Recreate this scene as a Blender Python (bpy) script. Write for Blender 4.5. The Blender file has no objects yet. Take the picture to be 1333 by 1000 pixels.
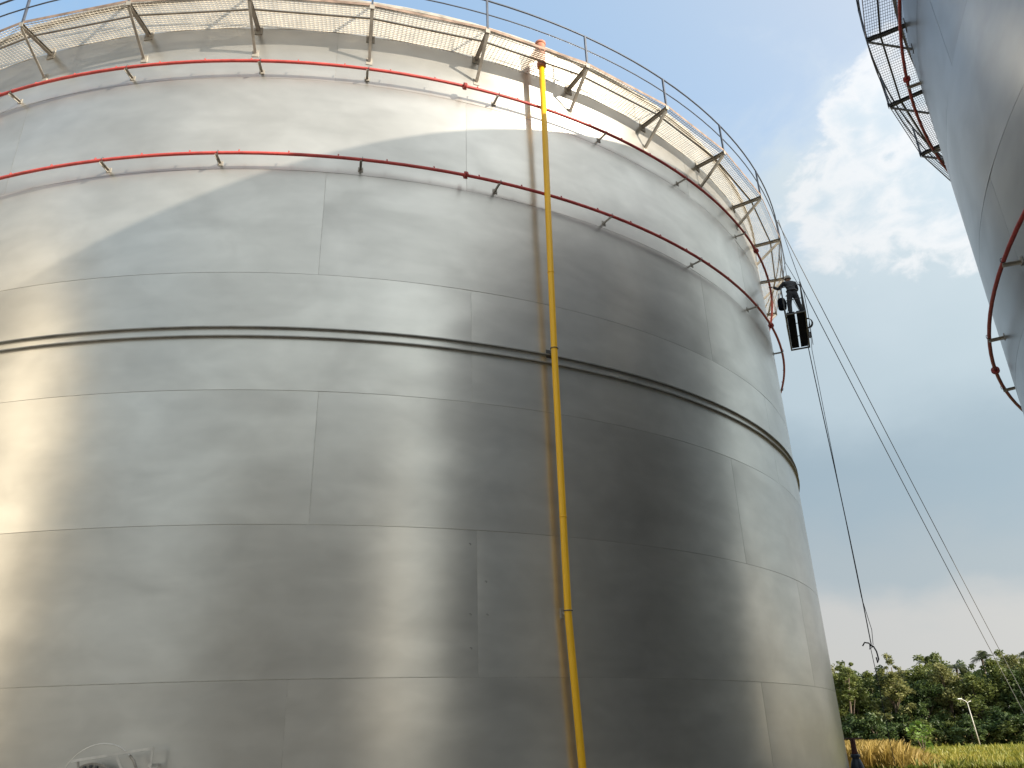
import bpy, bmesh, math, random
import numpy as np
from mathutils import Matrix, Vector

R_ = math.radians
rng = random.Random(7)
scene = bpy.context.scene
C = scene.collection

# ------------------------------------------------------------------ camera
EYE = 1.584
PIT, ROL, YAW = 0.4226, -0.0338, 0.2152
fw = Vector((math.sin(YAW)*math.cos(PIT), math.cos(YAW)*math.cos(PIT), math.sin(PIT)))
rt0 = Vector((math.cos(YAW), -math.sin(YAW), 0)); up0 = rt0.cross(fw)
rt = math.cos(ROL)*rt0 + math.sin(ROL)*up0
up = -math.sin(ROL)*rt0 + math.cos(ROL)*up0
cd = bpy.data.cameras.new('camera'); cam = bpy.data.objects.new('camera', cd); C.objects.link(cam)
cam.matrix_world = Matrix(((rt.x, up.x, -fw.x, 0), (rt.y, up.y, -fw.y, 0), (rt.z, up.z, -fw.z, EYE), (0, 0, 0, 1)))
cd.sensor_width = 36; cd.lens = 36*1051.9/1333; cd.clip_start = 0.1; cd.clip_end = 9000
scene.camera = cam

# ------------------------------------------------------------------ sun and sky
SUN_AZ, SUN_EL = 137.0, 20.8          # azimuth clockwise from +Y, behind and to the right of the camera
SUN_STRENGTH, SKY_STRENGTH, EXPOSURE = 5.0, 0.13, 0.85
a, e = R_(SUN_AZ), R_(SUN_EL)
to_sun = Vector((math.sin(a)*math.cos(e), math.cos(a)*math.cos(e), math.sin(e)))
sd = bpy.data.lights.new('sun', 'SUN'); sun = bpy.data.objects.new('sun', sd); C.objects.link(sun)
sun.rotation_euler = to_sun.to_track_quat('Z', 'Y').to_euler(); sun.location = (60, -60, 80)
sd.energy = SUN_STRENGTH; sd.angle = R_(0.53); sd.color = (1.0, 0.885, 0.73)
scene.view_settings.view_transform = 'Standard'; scene.view_settings.look = 'None'
scene.view_settings.exposure = EXPOSURE; scene.view_settings.gamma = 1.0
scene.view_settings.use_curve_mapping = False

world = bpy.data.worlds.new('World'); scene.world = world; world.use_nodes = True
W = world.node_tree; W.nodes.clear()
def wn(t, **k):
    n = W.nodes.new(t)
    for kk, v in k.items(): setattr(n, kk, v)
    return n
def lk(a_, b_): W.links.new(a_, b_)
def wm(op, x, y=None, clamp=False):
    n = wn('ShaderNodeMath', operation=op); n.use_clamp = clamp
    for i, v in enumerate((x, y)):
        if v is None: continue
        if hasattr(v, 'links'): lk(v, n.inputs[i])
        else: n.inputs[i].default_value = v
    return n.outputs[0]
sky = wn('ShaderNodeTexSky', sky_type='NISHITA'); sky.sun_disc = False
sky.sun_elevation = e; sky.sun_rotation = a
sky.air_density = 1.2; sky.dust_density = 1.6; sky.ozone_density = 1.5
tc = wn('ShaderNodeTexCoord'); sep = wn('ShaderNodeSeparateXYZ'); lk(tc.outputs['Generated'], sep.inputs[0])
elev = wm('MULTIPLY', wm('ARCSINE', sep.outputs[2]), 180/math.pi)
def noise(scale, det, rough, vec, dist=0.0):
    n = wn('ShaderNodeTexNoise'); n.inputs['Scale'].default_value = scale; n.inputs['Detail'].default_value = det
    n.inputs['Roughness'].default_value = rough; n.inputs['Distortion'].default_value = dist; lk(vec, n.inputs['Vector']); return n.outputs[0]
def ramp(fac, stops, interp='LINEAR'):
    n = wn('ShaderNodeValToRGB'); n.color_ramp.interpolation = interp
    el = n.color_ramp.elements
    while len(el) < len(stops): el.new(0.5)
    for s, (p, c) in zip(el, stops): s.position = p; s.color = (c[0], c[1], c[2], 1)
    lk(fac, n.inputs[0]); return n.outputs[0]
mapn = wn('ShaderNodeMapping'); mapn.inputs['Scale'].default_value = (1, 1, 1.6); mapn.inputs['Location'].default_value = (3.1, 1.7, 0.4)
lk(tc.outputs['Generated'], mapn.inputs[0]); dvec = mapn.outputs[0]
n_big = noise(2.3, 3, 0.5, dvec); n_puff = noise(9.0, 8, 0.56, dvec, 0.25); n_fluff = noise(22.0, 8, 0.6, dvec, 0.3); n_soft = noise(3.2, 6, 0.5, dvec)
# a cumulus tower seen between the tanks, plus a bank of haze cloud whose ragged top runs round the horizon
def blob(d, size):
    v = wn('ShaderNodeVectorMath', operation='DISTANCE'); lk(tc.outputs['Generated'], v.inputs[0]); v.inputs[1].default_value = d
    return wm('SUBTRACT', 1.0, wm('DIVIDE', v.outputs['Value'], size))
tower = None
for d_, r_ in (((.5393, .5718, .6182), .050), ((.5255, .5902, .6128), .042), ((.5274, .6031, .5985), .030), ((.5560, .5505, .6228), .060), ((.5520, .5800, .5990), .050), ((.512, .660, .550), .045), ((.545, .640, .542), .085), ((.605, .595, .53), .10)):
    tower = blob(d_, r_) if tower is None else wm('MAXIMUM', tower, blob(d_, r_))
tower = wm('MAXIMUM', tower, -1.0)
bank = wm('MULTIPLY', wm('SUBTRACT', wm('ADD', 44.0, wm('MULTIPLY', wm('SUBTRACT', n_big, 0.5), 18.0)), elev), 1/13.0)
bank = wm('MAXIMUM', bank, -1.5)
tt = wm('ADD', wm('MULTIPLY', tower, 1.7), wm('MULTIPLY', wm('SUBTRACT', n_fluff, 0.5), 3.0))
bb = wm('ADD', bank, wm('MULTIPLY', wm('SUBTRACT', n_puff, 0.5), 1.6))
def smooth(x, lo, hi):
    n = wn('ShaderNodeMapRange', interpolation_type='SMOOTHSTEP'); lk(x, n.inputs[0])
    n.inputs[1].default_value = lo; n.inputs[2].default_value = hi; return n.outputs[0]
m_t = smooth(tt, -0.05, 0.75); m_b = smooth(bb, 0.0, 0.9)
edge = wm('SUBTRACT', 1.0, smooth(tt, 0.4, 1.8))
# haze scatters forward: brighter on the sun's side of the sky, smoothly, all the way round
dots = wn('ShaderNodeVectorMath', operation='DOT_PRODUCT'); lk(tc.outputs['Generated'], dots.inputs[0]); dots.inputs[1].default_value = to_sun
phase = wm('ADD', 0.86, wm('MULTIPLY', wm('POWER', wm('MULTIPLY', wm('ADD', dots.outputs['Value'], 1.0), 0.5), 3.0), 1.5))
g = 1/(SKY_STRENGTH*2**EXPOSURE)
gp = wm('MULTIPLY', phase, g)
def sc(c): return tuple(v*g for v in c)
e01 = wm('DIVIDE', wm('ADD', elev, wm('MULTIPLY', wm('SUBTRACT', n_soft, 0.5), 17.0)), 45.0, True)
body = ramp(e01, [(0.0, (.65, .635, .60)), (0.13, (.63, .63, .615)), (0.21, (.45, .52, .56)), (0.35, (.37, .475, .55)), (0.50, (.51, .62, .69)), (0.72, (.61, .71, .78)), (1.0, (.67, .76, .83))], 'EASE')
def mixc(f, c1, c2):
    n = wn('ShaderNodeMix', data_type='RGBA'); n.clamp_factor = True
    for i, v in ((0, f), (6, c1), (7, c2)):
        if hasattr(v, 'links'): lk(v, n.inputs[i])
        elif i == 0: n.inputs[0].default_value = v
        else: n.inputs[i].default_value = (*v, 1)
    return n.outputs[2]
bright = mixc(edge, body, (.86, .87, .88))
warmer = mixc(wm('MULTIPLY', wm('SUBTRACT', phase, 0.95), 1.6, True), (1, 1, 1), (1.05, .98, .89))
def tint(c):
    v = wn('ShaderNodeVectorMath', operation='MULTIPLY'); lk(c, v.inputs[0]); lk(warmer, v.inputs[1]); return v.outputs[0]
body = tint(body)
bodyS = wn('ShaderNodeVectorMath', operation='SCALE'); lk(body, bodyS.inputs[0]); lk(gp, bodyS.inputs['Scale'])
brS = wn('ShaderNodeVectorMath', operation='SCALE'); lk(bright, brS.inputs[0]); lk(gp, brS.inputs['Scale'])
hzS = wn('ShaderNodeVectorMath', operation='SCALE'); lk(mixc(wm('MULTIPLY', wm('SUBTRACT', phase, 0.86), 2.2, True), (.43, .82, 1.30), (1.0, .97, .91)), hzS.inputs[0]); lk(gp, hzS.inputs['Scale'])
skyhaze = mixc(0.50, sky.outputs[0], hzS.outputs[0])
c1 = mixc(wm('MULTIPLY', m_b, 0.96), skyhaze, bodyS.outputs[0])
c2 = mixc(wm('MULTIPLY', m_t, 0.85), c1, brS.outputs[0])
bg = wn('ShaderNodeBackground'); lk(c2, bg.inputs[0]); bg.inputs[1].default_value = SKY_STRENGTH
wo = wn('ShaderNodeOutputWorld'); lk(bg.outputs[0], wo.inputs[0])

# ------------------------------------------------------------------ materials
def mat(name, base, rough=0.6, metal=0.0, vary=0.0, scale=6.0, bump=0.0, bscale=20.0, spec=0.5, col2=None, detail=6, stretch=(1, 1, 1)):
    m = bpy.data.materials.new(name); m.use_nodes = True; nt = m.node_tree; p = nt.nodes['Principled BSDF']
    p.inputs['Base Color'].default_value = (*base, 1); p.inputs['Roughness'].default_value = rough
    p.inputs['Metallic'].default_value = metal; p.inputs['Specular IOR Level'].default_value = spec
    t = nt.nodes.new('ShaderNodeTexCoord'); mp = nt.nodes.new('ShaderNodeMapping'); mp.inputs['Scale'].default_value = stretch
    nt.links.new(t.outputs['Object'], mp.inputs[0])
    if vary or col2:
        n = nt.nodes.new('ShaderNodeTexNoise'); n.inputs['Scale'].default_value = scale; n.inputs['Detail'].default_value = detail
        nt.links.new(mp.outputs[0], n.inputs['Vector'])
        r = nt.nodes.new('ShaderNodeValToRGB'); r.color_ramp.elements[0].position = .3; r.color_ramp.elements[1].position = .7
        lo = tuple(max(0, c*(1-vary)) for c in base); hi = col2 or tuple(min(1, c*(1+vary)) for c in base)
        r.color_ramp.elements[0].color = (*lo, 1); r.color_ramp.elements[1].color = (*hi, 1)
        nt.links.new(n.outputs[0], r.inputs[0]); nt.links.new(r.outputs[0], p.inputs['Base Color'])
    if bump:
        n = nt.nodes.new('ShaderNodeTexNoise'); n.inputs['Scale'].default_value = bscale; n.inputs['Detail'].default_value = 4
        nt.links.new(mp.outputs[0], n.inputs['Vector'])
        b = nt.nodes.new('ShaderNodeBump'); b.inputs['Distance'].default_value = bump; nt.links.new(n.outputs[0], b.inputs['Height'])
        nt.links.new(b.outputs[0], p.inputs['Normal'])
    return m

def shell_material(name, base=(.59, .58, .54), rough=.308, metal=.77):
    """Silver tank plate: blotchy sheen, faint horizontal rolling streaks, slow buckles in the sheet."""
    m = bpy.data.materials.new(name); m.use_nodes = True; nt = m.node_tree; N = nt.nodes; L = nt.links; p = N['Principled BSDF']
    t = N.new('ShaderNodeTexCoord'); oi = N.new('ShaderNodeObjectInfo')
    addv = N.new('ShaderNodeVectorMath'); addv.operation = 'ADD'
    comb = N.new('ShaderNodeCombineXYZ'); mm = N.new('ShaderNodeMath'); mm.operation = 'MULTIPLY'; mm.inputs[1].default_value = 37.0
    L.new(oi.outputs['Random'], mm.inputs[0]); L.new(mm.outputs[0], comb.inputs[2])
    L.new(t.outputs['Object'], addv.inputs[0]); L.new(comb.outputs[0], addv.inputs[1])
    def nz(scale, detail, rough_, stretch, dist=0.0):
        mp = N.new('ShaderNodeMapping'); mp.inputs['Scale'].default_value = stretch; L.new(addv.outputs[0], mp.inputs[0])
        n = N.new('ShaderNodeTexNoise'); n.inputs['Scale'].default_value = scale; n.inputs['Detail'].default_value = detail
        n.inputs['Roughness'].default_value = rough_; n.inputs['Distortion'].default_value = dist
        L.new(mp.outputs[0], n.inputs['Vector']); return n.outputs[0]
    def rmp(f, lo, hi, a0=.3, a1=.7):
        r = N.new('ShaderNodeMapRange'); r.inputs[1].default_value = a0; r.inputs[2].default_value = a1
        r.inputs[3].default_value = lo; r.inputs[4].default_value = hi; L.new(f, r.inputs[0]); return r.outputs[0]
    def mth(op, x, y):
        n = N.new('ShaderNodeMath'); n.operation = op
        for i, v in enumerate((x, y)):
            if hasattr(v, 'links'): L.new(v, n.inputs[i])
            else: n.inputs[i].default_value = v
        return n.outputs[0]
    blot = nz(0.5, 3, .5, (1, 1, 1.6), .6); streak = nz(.9, 2, .5, (.45, .45, 3.0), .3); fine = nz(1.7, 2, .45, (1, 1, 1.8), .5)
    tone = mth('MULTIPLY', mth('MULTIPLY', rmp(blot, .86, 1.07), rmp(streak, .96, 1.035)), rmp(fine, .965, 1.03))
    tone = mth('MULTIPLY', tone, rmp(oi.outputs['Random'], .92, 1.04, 0, 1))
    vm = N.new('ShaderNodeVectorMath'); vm.operation = 'SCALE'; vm.inputs[0].default_value = base; L.new(tone, vm.inputs['Scale'])
    L.new(vm.outputs[0], p.inputs['Base Color'])
    L.new(mth('ADD', mth('ADD', rmp(blot, rough+.022, rough-.010), rmp(fine, -.005, .008)), mth('ADD', rmp(streak, -.005, .010), rmp(oi.outputs['Random'], .016, -.005, 0, 1))), p.inputs['Roughness'])
    p.inputs['Metallic'].default_value = metal
    p.inputs['Anisotropic'].default_value = 0.6      # rolled horizontally: highlights smear up and down
    tg = N.new('ShaderNodeCombineXYZ'); tg.inputs[2].default_value = 1.0; L.new(tg.outputs[0], p.inputs['Tangent'])
    # slow buckles in the sheet: tilt the normal by smooth vector noise
    geo = N.new('ShaderNodeNewGeometry'); acc = geo.outputs['Normal']
    for scale, stretch, amp, det in ((.42, (1, 1, 1.7), .036, 1), (1.3, (.7, .7, 2.2), .020, 1), (3.4, (.45, .45, 2.4), .007, 1)):
        mp = N.new('ShaderNodeMapping'); mp.inputs['Scale'].default_value = stretch; L.new(addv.outputs[0], mp.inputs[0])
        n = N.new('ShaderNodeTexNoise'); n.inputs['Scale'].default_value = scale; n.inputs['Detail'].default_value = det; n.inputs['Distortion'].default_value = .3
        L.new(mp.outputs[0], n.inputs['Vector'])
        sb = N.new('ShaderNodeVectorMath'); sb.operation = 'SUBTRACT'; L.new(n.outputs['Color'], sb.inputs[0]); sb.inputs[1].default_value = (.5, .5, .5)
        ma = N.new('ShaderNodeVectorMath'); ma.operation = 'MULTIPLY_ADD'; L.new(sb.outputs[0], ma.inputs[0]); ma.inputs[1].default_value = (amp, amp, amp); L.new(acc, ma.inputs[2]); acc = ma.outputs[0]
    nn = N.new('ShaderNodeVectorMath'); nn.operation = 'NORMALIZE'; L.new(acc, nn.inputs[0]); L.new(nn.outputs[0], p.inputs['Normal'])
    return m

M = dict(
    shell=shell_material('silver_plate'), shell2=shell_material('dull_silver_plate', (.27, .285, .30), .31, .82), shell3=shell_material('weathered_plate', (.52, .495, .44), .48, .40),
    weld=mat('weld_bead', (.50, .49, .45), .5, .3, .2, 9.0, .001, 60),
    girder=mat('girder_grey', (.30, .30, .285), .5, .5, .2, 3, .001, 40),
    steel=mat('galvanised_steel', (.34, .32, .28), .6, .2, .25, 4, .001, 50), palesteel=mat('pale_steel', (.60, .585, .54), .5, .1, .15, 6),
    grate=mat('grating_steel', (.62, .57, .48), .6, .15, .2, 3),
    darksteel=mat('dark_grey_steel', (.10, .105, .11), .5, .4, .25, 5),
    rail=mat('rail_blue_grey', (.075, .09, .12), .45, .3, .2, 5),
    toe=mat('rusty_toe_board', (.26, .19, .15), .7, .2, .35, 6),
    red=mat('red_pipe_paint', (.47, .065, .058), .55, 0, .22, 5, .001, 60),
    dred=mat('red_flange_paint', (.36, .05, .045), .5, 0, .25, 9),
    yellow=mat('yellow_pipe_paint', (.88, .49, .010), .38, 0, .10, 3, .0008, 60, stretch=(1, 1, .25)),
    pink=mat('red_oxide_primer', (.50, .20, .13), .65, 0, .3, 8),
    roof=mat('roof_plate', (.55, .55, .54), .5, .5, .1, 2),
    concrete=mat('concrete', (.38, .36, .33), .9, 0, .2, 2, .004, 30),
    gravel=mat('gravel', (.30, .27, .23), .95, 0, .4, 14, .02, 26),
    rope=mat('rope', (.06, .06, .065), .85, 0, .3, 20),
    line=mat('tag_line', (.16, .17, .18), .8, 0, .2, 20),
    plank=mat('dark_plank', (.008, .011, .018), .9, 0, .3, 6, .003, 25, .08, stretch=(1, 6, 1)),
    skin=mat('skin', (.30, .17, .11), .6, 0, .1, 20),
    overall=mat('grey_overall', (.045, .05, .058), .85, 0, .25, 9, .006, 22),
    helmet=mat('pale_headcover', (.30, .31, .30), .6, 0, .15, 12),
    valve=mat('valve_body', (.035, .05, .075), .45, .1, .3, 12, .002, 40),
    rustpost=mat('rusty_post', (.10, .035, .028), .75, 0, .4, 12, .003, 40),
    white=mat('white_paint', (.72, .72, .70), .5, 0, .08, 6),
    lampglass=mat('lamp_lens', (.55, .57, .58), .2, 0, .05, 6),
    bark=mat('bark', (.13, .10, .075), .9, 0, .4, 6, .02, 14, stretch=(1, 1, .3)),
)
def leaf_mat(name, lo, hi, scale=.6, trans=.35):
    m = bpy.data.materials.new(name); m.use_nodes = True; nt = m.node_tree; p = nt.nodes['Principled BSDF']
    g_ = nt.nodes.new('ShaderNodeTexCoord'); n = nt.nodes.new('ShaderNodeTexNoise'); n.inputs['Scale'].default_value = scale; n.inputs['Detail'].default_value = 5
    nt.links.new(g_.outputs['Object'], n.inputs['Vector'])
    r = nt.nodes.new('ShaderNodeValToRGB'); r.color_ramp.elements[0].position = .35; r.color_ramp.elements[1].position = .65
    r.color_ramp.elements[0].color = (*lo, 1); r.color_ramp.elements[1].color = (*hi, 1)
    nt.links.new(n.outputs[0], r.inputs[0]); nt.links.new(r.outputs[0], p.inputs['Base Color'])
    p.inputs['Roughness'].default_value = .55
    tr = nt.nodes.new('ShaderNodeBsdfTranslucent'); nt.links.new(r.outputs[0], tr.inputs[0])
    mx = nt.nodes.new('ShaderNodeMixShader'); mx.inputs[0].default_value = trans
    nt.links.new(p.outputs[0], mx.inputs[1]); nt.links.new(tr.outputs[0], mx.inputs[2])
    nt.links.new(mx.outputs[0], nt.nodes['Material Output'].inputs[0]); return m
M['leaf_a'] = leaf_mat('leaf_mid_green', (.065, .10, .022), (.19, .22, .06))
M['leaf_b'] = leaf_mat('leaf_olive', (.11, .13, .035), (.27, .27, .10))
M['leaf_c'] = leaf_mat('leaf_dark', (.03, .065, .018), (.095, .14, .04))
M['leaf_y'] = leaf_mat('leaf_lime', (.10, .19, .03), (.18, .27, .05))
M['palm'] = leaf_mat('palm_leaf', (.04, .06, .02), (.10, .11, .045))
M['dry'] = leaf_mat('dry_grass', (.27, .20, .05), (.48, .35, .10), .8)
M['grass'] = leaf_mat('meadow_grass', (.13, .18, .022), (.34, .31, .05), .10)

# ------------------------------------------------------------------ mesh helpers
class MB:
    """Collects faces; build() links them as ONE mesh object."""
    def __init__(s): s.v = []; s.f = []; s.smooth = []
    def quadbox(s, o, ax, ay, az):
        b = len(s.v); o = Vector(o); ax, ay, az = Vector(ax), Vector(ay), Vector(az)
        for k in (0, 1):
            for (i, j) in ((0, 0), (1, 0), (1, 1), (0, 1)): s.v.append(o+ax*i+ay*j+az*k)
        for q in ((0, 3, 2, 1), (4, 5, 6, 7), (0, 1, 5, 4), (1, 2, 6, 5), (2, 3, 7, 6), (3, 0, 4, 7)):
            s.f.append(tuple(b+i for i in q)); s.smooth.append(False)
    def box(s, c, sx, sy, sz):
        s.quadbox((c[0]-sx/2, c[1]-sy/2, c[2]-sz/2), (sx, 0, 0), (0, sy, 0), (0, 0, sz))
    def bar(s, p0, p1, w, h, upv=(0, 0, 1)):
        p0, p1 = Vector(p0), Vector(p1); d = (p1-p0); t = d.normalized(); sd_ = t.cross(Vector(upv))
        if sd_.length < 1e-4: sd_ = t.cross(Vector((1, 0, 0)))
        sd_.normalize(); u = sd_.cross(t)
        s.quadbox(p0-sd_*w/2-u*h/2, d, sd_*w, u*h)
    def angle(s, p0, p1, w, th, upv=(0, 0, 1)):
        """L-section"""
        p0, p1 = Vector(p0), Vector(p1); d = (p1-p0); t = d.normalized(); sd_ = t.cross(Vector(upv)).normalized(); u = sd_.cross(t)
        s.quadbox(p0-sd_*w/2-u*w/2, d, sd_*w, u*th); s.quadbox(p0-sd_*w/2-u*(w/2-th*.98), d, sd_*th, u*(w-th))
    def tube(s, pts, r, n=8, closed=False, caps=True):
        pts = [Vector(p) for p in pts]; b = len(s.v); m = len(pts); rs = r if isinstance(r, (list, tuple)) else [r]*m
        ref = None
        for i, p in enumerate(pts):
            if closed: t = pts[(i+1) % m]-pts[i-1]
            else: t = pts[min(i+1, m-1)]-pts[max(i-1, 0)]
            t.normalize()
            if ref is None:
                ref = Vector((0, 0, 1)) if abs(t.z) < .9 else Vector((1, 0, 0))
            x = ref - t*ref.dot(t)
            if x.length < 1e-4: x = t.orthogonal()
            x.normalize(); ref = x; y = t.cross(x)
            for k in range(n):
                q = 2*math.pi*k/n; s.v.append(p+(x*math.cos(q)+y*math.sin(q))*rs[i])
        for i in range(m if closed else m-1):
            i2 = (i+1) % m
            for k in range(n):
                k2 = (k+1) % n
                s.f.append((b+i*n+k, b+i*n+k2, b+i2*n+k2, b+i2*n+k)); s.smooth.append(True)
        if caps and not closed:
            s.f.append(tuple(b+k for k in range(n))[::-1]); s.smooth.append(False)
            s.f.append(tuple(b+(m-1)*n+k for k in range(n))); s.smooth.append(False)
    def ring_section(s, prof, a0, a1, n, closed=False, smooth=True, ctr=(0, 0)):
        """sweep a closed (r,z) profile round Z; faces of each profile edge get their own vertices"""
        m = len(prof)
        for j in range(m):
            (r0, z0), (r1, z1) = prof[j], prof[(j+1) % m]; b = len(s.v)
            for i in range(n+1):
                q = a0+(a1-a0)*i/n; sx, cy = math.sin(q), -math.cos(q)
                s.v.append(Vector((r0*sx+ctr[0], r0*cy+ctr[1], z0))); s.v.append(Vector((r1*sx+ctr[0], r1*cy+ctr[1], z1)))
            for i in range(n):
                s.f.append((b+2*i, b+2*i+2, b+2*i+3, b+2*i+1)); s.smooth.append(smooth)
    def lathe(s, prof, n=16, axis=None):
        b = len(s.v); m = len(prof)
        for (r, z) in prof:
            for k in range(n):
                q = 2*math.pi*k/n; s.v.append(Vector((r*math.cos(q), r*math.sin(q), z)))
        for i in range(m-1):
            for k in range(n):
                k2 = (k+1) % n; s.f.append((b+i*n+k, b+i*n+k2, b+(i+1)*n+k2, b+(i+1)*n+k)); s.smooth.append(True)
        s.f.append(tuple(b+k for k in range(n))[::-1]); s.smooth.append(False)
        s.f.append(tuple(b+(m-1)*n+k for k in range(n))); s.smooth.append(False)
    def mesh(s, name, material):
        me = bpy.data.meshes.new(name); me.from_pydata([tuple(v) for v in s.v], [], s.f)
        me.polygons.foreach_set('use_smooth', s.smooth); me.materials.append(material); me.update(); return me
    def build(s, name, material, parent=None, loc=None, rotz=0.0):
        return place(name, s.mesh(name, material), parent, loc, rotz)
def place(name, me, parent=None, loc=None, rotz=0.0):
    o = bpy.data.objects.new(name, me); C.objects.link(o)
    if parent: o.parent = parent
    if loc is not None: o.location = loc
    o.rotation_euler.z = rotz; return o
def empty(name, loc=(0, 0, 0), rotz=0.0):
    o = bpy.data.objects.new(name, None); C.objects.link(o); o.location = loc; o.rotation_euler.z = rotz; o.empty_display_size = .3; return o
def tag(o, label, cat, group=None, kind=None):
    o['label'] = label; o['category'] = cat
    if group: o['group'] = group
    if kind: o['kind'] = kind
    return o
def pol(r, deg, z):            # theta 0 faces -Y (towards the camera), positive to the right (+X)
    q = R_(deg); return Vector((r*math.sin(q), -r*math.cos(q), z))
def at(az, d, z=0.0):          # a ground position by azimuth from the camera
    return Vector((math.sin(R_(az))*d, math.cos(R_(az))*d, z))

# ------------------------------------------------------------------ ground
def sheet(name, pts, z, m):
    b = MB(); b.v = [Vector((x, y, z)) for x, y in pts]; b.f = [tuple(range(len(pts)))]; b.smooth = [False]
    o = b.build(name, m); o['kind'] = 'structure'; return o
M['ground'] = mat('meadow_ground', (.22, .18, .04), .95, 0, .4, .08, .05, 3, col2=(.40, .27, .06))
sheet('ground', [(-4000, -4000), (4000, -4000), (4000, 4000), (-4000, 4000)], 0, M['ground'])
ring = lambda cx, cy, r, n=96: [(cx+r*math.cos(2*math.pi*i/n), cy+r*math.sin(2*math.pi*i/n)) for i in range(n)]
sheet('gravel_yard', [(-60, -70), (75, -70), (52, 8), (24, 36), (10, 62), (-60, 70)], .004, M['gravel'])

# ------------------------------------------------------------------ storage tanks
COURSE = 2.818
def tank_shell(root, R, step, seams, sm='shell'):
    """courses of rolled plates; every plate a part, separated by a recessed weld"""
    GAP = .0045
    n = 44; u = np.linspace(0, 1, n+1)
    u = .5-.5*np.cos(np.pi*u)*(.6+.4*np.abs(np.cos(np.pi*u)))   # denser near the plate ends
    for c in range(7):
        z0, z1 = c*COURSE+GAP, (c+1)*COURSE-GAP
        for variant in (0,):
            ang = R_(step); ga = GAP/R
            b = MB(); qs = [ga+(ang-2*ga)*x for x in u]
            zs = np.linspace(z0, z1, 5)
            def rad(q, z):      # plates flatten towards the vertical welds
                d0 = q*R; d1 = (ang-q)*R
                amp = .008 if c % 2 else .006
                return R-amp*(math.exp(-d0/.7)+math.exp(-d1/.7))+.0025*math.sin(q*R*.55+c*1.3)*math.sin((z-z0)/COURSE*math.pi)
            for q in qs:
                for z in zs:
                    r = rad(q, z); b.v.append(Vector((r*math.sin(q), -r*math.cos(q), z)))
            nz = len(zs)
            for i in range(len(qs)-1):
                for k in range(nz-1):
                    b.f.append((i*nz+k, (i+1)*nz+k, (i+1)*nz+k+1, i*nz+k+1)); b.smooth.append(True)
            # rim: fold the plate edges back towards the weld
            def rim(ids, cen):
                base = len(b.v)
                for i in ids: b.v.append(b.v[i].copy())
                for i in ids:
                    v = b.v[i]; s = (R-.02)/math.hypot(v.x, v.y); b.v.append(Vector((v.x*s, v.y*s, v.z)))
                k = len(ids)
                for i in range(k-1): b.f.append((base+i, base+i+1, base+k+i+1, base+k+i)); b.smooth.append(False)
            ln = len(qs)
            rim([i*nz for i in range(ln)][::-1], 0); rim([i*nz+nz-1 for i in range(ln)], 0)
            rim(list(range(nz)), 0); rim([(ln-1)*nz+k for k in range(nz)][::-1], 0)
            me = b.mesh('shell_plate', M[sm])
        nplate = round(360/step)
        for k in range(nplate):
            place('shell_plate', me, root, rotz=R_(seams[c]+k*step))
    b = MB(); b.ring_section([(R-.0115, 0), (R-.0115, 7*COURSE)], 0, 2*math.pi, 240)
    b.f = b.f[:240]; b.smooth = b.smooth[:240]
    b.build('weld_seam', M['weld'], root)

def tank_top(root, R, curb=0.0):
    zt = 7*COURSE+curb
    if curb:
        b = MB(); b.ring_section([(R-.012, 7*COURSE+.004), (R-.002, 7*COURSE+.004), (R-.002, zt), (R-.012, zt)], 0, 2*math.pi, 180); b.build('shadow_curb', M['shell2'], root)  # unseen ring, added to lift the shadow this tank casts
    b = MB(); b.ring_section([(R-.02, zt-.06), (R+.075, zt-.06), (R+.075, zt+.03), (R-.02, zt+.03)], 0, 2*math.pi, 180)
    b.build('rim_angle', M['steel'], root)
    b = MB(); b.ring_section([(R+.03, zt+.032), (R-.25, zt+.42), (R*.5, zt+1.25), (0.05, zt+1.7)], 0, 2*math.pi, 120)
    b.f = b.f[:360]; b.smooth = b.smooth[:360]
    b.build('roof', M['roof'], root)

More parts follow.
